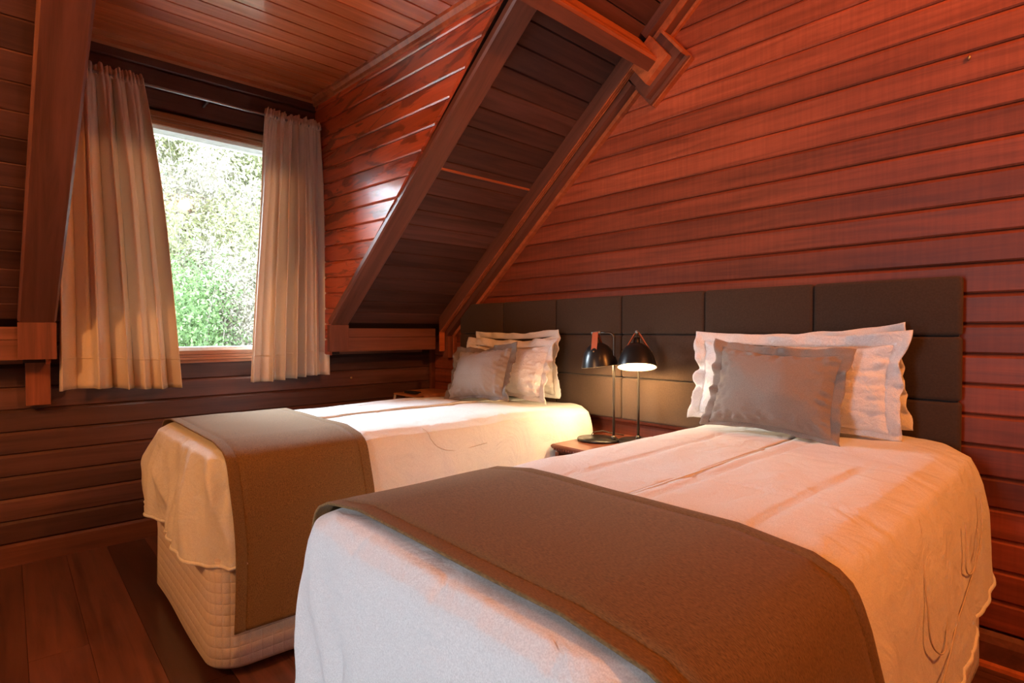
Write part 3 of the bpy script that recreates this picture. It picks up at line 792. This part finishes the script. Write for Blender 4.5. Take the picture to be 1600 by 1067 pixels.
# ------------------------------------------------------------------ nightstand
NX0, NX1, NY0, NY1, NZ = 1.775, 2.315, -.485, -.022, .592
ns = thing('nightstand', ((NX0 + NX1) / 2, (NY0 + NY1) / 2, 0), 'dark red wooden nightstand with moulded top between the beds', 'nightstand')
def top_ring(e, z): return [(NX0 - e, NY0 - e, z), (NX1 + e, NY0 - e, z), (NX1 + e, NY1, z), (NX0 - e, NY1, z)]
mb = MB(); lv = [(-.012, NZ - .040), (-.004, NZ - .034), (.002, NZ - .026), (.012, NZ - .020), (.016, NZ - .012), (.016, NZ - .006), (.010, NZ)]
rw = [top_ring(e, z) for e, z in lv]; mb.grid(rw, closed=True, smooth=False); mb.add(rw[0], [(3, 2, 1, 0)]); mb.add(rw[-1], [(0, 1, 2, 3)])
fixn(mb.build('top', 'stand', ns))
for i in range(34):     # carved beading under the top's front edge
    xx = NX0 + .006 + (NX1 - NX0 - .012) * i / 33
    MB().lathe([(0, -.006), (.006, -.003), (.006, .003), (0, .006)], (xx, NY0 - .012, NZ - .022), 6).build('bead', 'stand', ns)
MB().box(NX0, NX0 + .022, NY0, NY1, .10, NZ - .04).build('side_panel', 'stand', ns); MB().box(NX1 - .022, NX1, NY0, NY1, .10, NZ - .04).build('side_panel', 'stand', ns)
MB().box(NX0 + .022, NX1 - .022, NY1 - .012, NY1, .10, NZ - .04).build('back_panel', 'stand', ns); MB().box(NX0 + .022, NX1 - .022, NY0 + .005, NY1 - .012, .10, .12).build('bottom_panel', 'stand', ns)
MB().box(NX0 + .022, NX1 - .022, NY0 + .005, NY1 - .012, .455, .47).build('shelf', 'stand', ns)
for za, zb_ in ((.29, .45), (.125, .285)):
    d = MB().rbox(NX0 + .025, NX1 - .025, NY0 - .004, NY0 + .018, za, zb_, .005, 2).build('drawer', 'stand', ns)
    MB().lathe([(0, -.018), (.014, -.016), (.017, -.010), (.008, -.002), (.008, .006)], ((NX0 + NX1) / 2, NY0 - .008, (za + zb_) / 2), 14, Vector((1, 0, 0)).rotation_difference(Vector((1, 0, 0))).to_matrix() @ __import__('mathutils').Matrix.Rotation(R(-90), 3, 'X')).build('knob', 'brass', d)
for a in (NX0 + .03, NX1 - .03):
    for b_ in (NY0 + .03, NY1 - .03): MB().lathe([(0, 0), (.018, 0), (.026, .06), (.024, .10), (0, .10)], (a, b_, 0), 12).build('leg', 'stand', ns)

# ------------------------------------------------------------------ bedside lamps
from mathutils import Matrix
def lamp(base, pole, shade_c, yaw, tilt, label, power, cord):
    """disc base, bent pole, bell shade hung on a leather strap"""
    o = thing('bedside_lamp', (base[0], base[1], NZ), label, 'lamp', 'black bell-shade lamps on the nightstand')
    MB().lathe([(0, 0), (.104, 0), (.108, .003), (.108, .009), (.104, .012), (0, .013)], (base[0], base[1], NZ + .001), 40, Matrix.Rotation(yaw, 3, 'Z'), 1.0, .86).build('base', 'black', o)
    zt = 1.143; px, py = pole; sx, sy = shade_c
    d = Vector((sx - px, sy - py, 0)); L_ = d.length; d.normalize()
    pts = [(px, py, NZ + .010), (px, py, .8), (px, py, zt - .028)]
    for i in range(1, 7):
        a = math.pi / 2 * i / 6; pts.append((px + d.x * .028 * (1 - math.cos(a)), py + d.y * .028 * (1 - math.cos(a)), zt - .028 + .028 * math.sin(a)))
    pts.append((sx, sy, zt))
    MB().tube(pts, .0065, 12).build('pole', 'bronze', o)
    MB().lathe([(0, 0), (.012, 0), (.012, .016), (.0065, .02)], (px, py, NZ + .012), 14).build('collar', 'bronze', o)
    # bell shade tilted a little; apex hangs below the arm end
    Q = Matrix.Rotation(yaw, 3, 'Z') @ Matrix.Rotation(tilt, 3, 'Y')
    top = Vector((sx, sy, zt - .010))
    hp = [(.016, -.042), (.032, -.046), (.052, -.060), (.070, -.084), (.082, -.112), (.090, -.140), (.0945, -.162)]
    sh = MB().lathe([(0, -.042)] + hp, top, 40, Q).build('shade', 'black', o, solid=0)
    MB().lathe([(0, -.045), (.015, -.0452)] + [(r - .0025, h - .001) for r, h in hp[1:]] + [(.0945, -.162)], top, 40, Q).build('shade_lining', 'shade_in', sh)
    MB().lathe([(0, -.012), (.013, -.014), (.015, -.030), (.017, -.044)], top, 16, Q).build('socket_cap', 'black', sh)
    # strap: a leather loop over the bolt down both flanks of the shade
    for s in (-1, 1):
        P = [Vector((0, s * .006, .012)), Vector((0, s * .018, -.006)), Vector((0, s * .040, -.045)), Vector((0, s * .062, -.084))]
        w_ = .015; rows = []
        for p in P: rows.append([top + Q @ (p + Vector((w_, 0, 0))), top + Q @ (p + Vector((-w_, 0, 0)))])
        tip = P[-1] + Vector((0, s * .006, -.012)); rows.append([top + Q @ (tip + Vector((w_ * .55, 0, 0))), top + Q @ (tip - Vector((w_ * .55, 0, 0)))])
        MB().grid(rows, smooth=False).build('strap', 'leather', o, solid=.004)
        MB().lathe([(0, .004), (.004, .003), (.0045, -.003), (0, -.003)], top + Q @ (P[-1] + Vector((0, s * .006, 0))), 10, Q @ Matrix.Rotation(R(-90 * s), 3, 'X')).build('rivet', 'brass', o)
    MB().lathe([(0, .026), (.008, .024), (.009, -.022), (0, -.024)], top + Vector((0, 0, .010)), 12, Q @ Matrix.Rotation(R(90), 3, 'Y')).build('bolt', 'steel', o)
    bc = top + Q @ Vector((0, 0, -.112))
    MB().lathe([(0, -.030)] + [(.029 * math.sin(math.pi * i / 10), -.030 * math.cos(math.pi * i / 10)) for i in range(1, 10)] + [(.010, .040), (0, .055)], bc, 18, Q).build('bulb', 'bulb', o)
    lp = bpy.data.lights.new('bulb_light', 'POINT'); lp.energy = power; lp.color = (1, .66, .32); lp.shadow_soft_size = .03
    lo = bpy.data.objects.new('bulb_light', lp); COL.objects.link(lo); lo.parent = o; lo.location = top + Q @ Vector((0, 0, -.152)) - WL[o.name]
    if cord: MB().tube(cord, .0028, 6).build('cord', 'cable', o)
    return o
lamp((1.865, -.262), (1.942, -.232), (1.852, -.262), R(200), R(7), 'black bell-shade lamp on the left of the nightstand, shade turned sideways', 8,
     [(1.79, -.23, NZ + .006), (1.775, -.19, NZ + .022), (1.80, -.14, NZ + .026), (1.84, -.10, NZ + .012), (1.88, -.06, NZ + .004)])
lamp((2.035, -.165), (2.022, -.135), (2.058, -.205), R(-52), R(-16), 'glowing black bell-shade lamp facing the room, right of the nightstand', 8, None)

# ------------------------------------------------------------------ wicker-topped stool in the corner behind the far bed
st = thing('stool', (.34, -.30, 0), 'small stool with orange wicker seat in the corner behind the far bed', 'stool')
mb = MB()
rows = []
for e, z in ((-.020, .678), (0, .686), (.004, .700), (0, .716), (-.016, .724)):
    rows.append([(a, b_, z + (.007 * math.sin((a + b_) * 190) if z < .708 else 0)) for a, b_ in outline(.17 - e, .51 + e, -.40 - e, -.115 + e, .05, 30, 30, 8)])
mb.grid(rows, closed=True); n_ = len(rows[0]); mb.add(rows[-1], [tuple(range(n_))]); mb.add(rows[0], [tuple(range(n_))])
fixn(mb.build('seat', 'wicker', st))
fixn(MB().rbox(.20, .48, -.475, -.405, .704, .716, .005, 2).build('arm_strip', 'wicker', st))
for a in (.22, .46):
    MB().tube([(a, -.39, .678), (a, -.45, .708), (a, -.472, .700), (a, -.482, .65), (a, -.485, .35), (a, -.485, 0)], .010, 10).build('leg', 'grey_paint', st)
    MB().tube([(a, -.13, .678), (a, -.12, .35), (a, -.115, 0)], .010, 10).build('leg', 'grey_paint', st)
MB().rbox(.26, .40, -.425, -.37, .716, .732, .005, 2).build('buckle', 'cable', st)

# ------------------------------------------------------------------ outside: bank with shrubs
rows = []
for i in range(40):
    x = -.6 - 17 * i / 39; row = []
    for j in range(60):
        yy = -12 + 24 * j / 59
        z = -.9 if x > -3.8 else -.9 + (-3.8 - x) * .62
        row.append((x, yy, z + .25 * noise.noise(Vector((x * .7, yy * .7, 1.)))))
    rows.append(row)
gr = struct(fixn(MB().grid(rows).build('ground', 'soil')), 'grassy bank rising outside the window', 'ground')
struct(MB().box(-4.0, -.15, -9, 7, -1.1, -.72).build('reflector', 'concrete'), 'added unseen pale terrace below the window', 'reflector')  # unseen slab added to bounce daylight up to the dormer ceiling
def shrub(loc, rx, rz, nleaf, mat, size, ntwig, label, seed):
    rnd = random.Random(seed)
    o = thing('shrub', loc, label, 'shrub', 'shrubs on the bank outside the window')
    mb = MB()
    clumps = [(rnd.gauss(0, .42), rnd.gauss(0, .42), rnd.uniform(.25, 1.0)) for _ in range(26)]
    for _ in range(nleaf):
        c = rnd.choice(clumps)
        p = Vector((loc[0] + (c[0] + rnd.gauss(0, .15)) * rx, loc[1] + (c[1] + rnd.gauss(0, .15)) * rx, loc[2] + max(.02, c[2] + rnd.gauss(0, .11)) * rz))
        d = Vector((rnd.gauss(0, 1), rnd.gauss(0, 1), rnd.gauss(.2, .7))).normalized(); e = d.orthogonal().normalized()
        e = Matrix.Rotation(rnd.uniform(0, 6.28), 3, d) @ e; f = d.cross(e)
        a = size * rnd.uniform(.6, 1.5); b_ = a * .42
        mb.add([p - e * a, p + f * b_ + d * a * .1, p + e * a, p - f * b_ + d * a * .1], [(0, 1, 2, 3)])
    fo = mb.build('foliage', mat, o); fo['kind'] = 'stuff'
    mb = MB()
    for _ in range(ntwig):
        a = rnd.uniform(0, 6.28); q = rnd.uniform(.1, .55)
        p0 = Vector(loc) + Vector((rnd.gauss(0, .1), rnd.gauss(0, .1), -.3)); p2 = Vector(loc) + Vector((math.cos(a) * rx * q * 1.5, math.sin(a) * rx * q * 1.5, rz * rnd.uniform(.35, 1.08)))
        p1 = (p0 + p2) / 2 + Vector((rnd.gauss(0, .12), rnd.gauss(0, .12), .18))
        mb.tube([p0, p1, p2], [.016, .011, .004], 4, cap=False)
    br = mb.build('branches', 'bark', o); br['kind'] = 'stuff'
    return o
def bz(x): return -.9 if x > -3.8 else -.9 + (-3.8 - x) * .62
SH = [(-4.6, -.85, 1.05, 2.2, 14000, 'leaf_b', .026, 26, 'low fresh green shrub at the bottom of the window'),
      (-5.2, .35, 1.2, 2.2, 14000, 'leaf_c', .026, 60, 'straw-coloured twiggy shrub low on the bank outside'),
      (-5.6, -.75, 1.35, 2.6, 15000, 'leaf_a', .034, 50, 'yellow-green shrub seen beside the drawn left curtain'),
      (-6.3, .95, 1.4, 2.6, 15000, 'leaf_a', .034, 50, 'yellow-green shrub seen beside the right curtain'),
      (-7.6, -.2, 1.6, 2.8, 15000, 'leaf_c', .038, 60, 'pale dry shrub at mid height in the window view'),
      (-9.0, 1.6, 1.9, 3.2, 14000, 'leaf_a', .045, 40, 'green shrub high on the bank toward the right curtain'),
      (-9.4, -1.0, 2.0, 3.4, 15000, 'leaf_a', .045, 40, 'tall yellow-green shrub at the top of the window view'),
      (-11.5, .6, 2.3, 3.6, 14000, 'leaf_c', .05, 40, 'farthest pale shrub on top of the bank'),
      (-11.5, 3.4, 2.3, 3.6, 8000, 'leaf_b', .05, 30, 'far green shrub beyond the right curtain')]
for i, (x, yy, rx, rz, nlf, mt, sz, nt_, lb) in enumerate(SH): shrub((x, yy, bz(x)), rx, rz, nlf, mt, sz, nt_, lb, 50 + i)
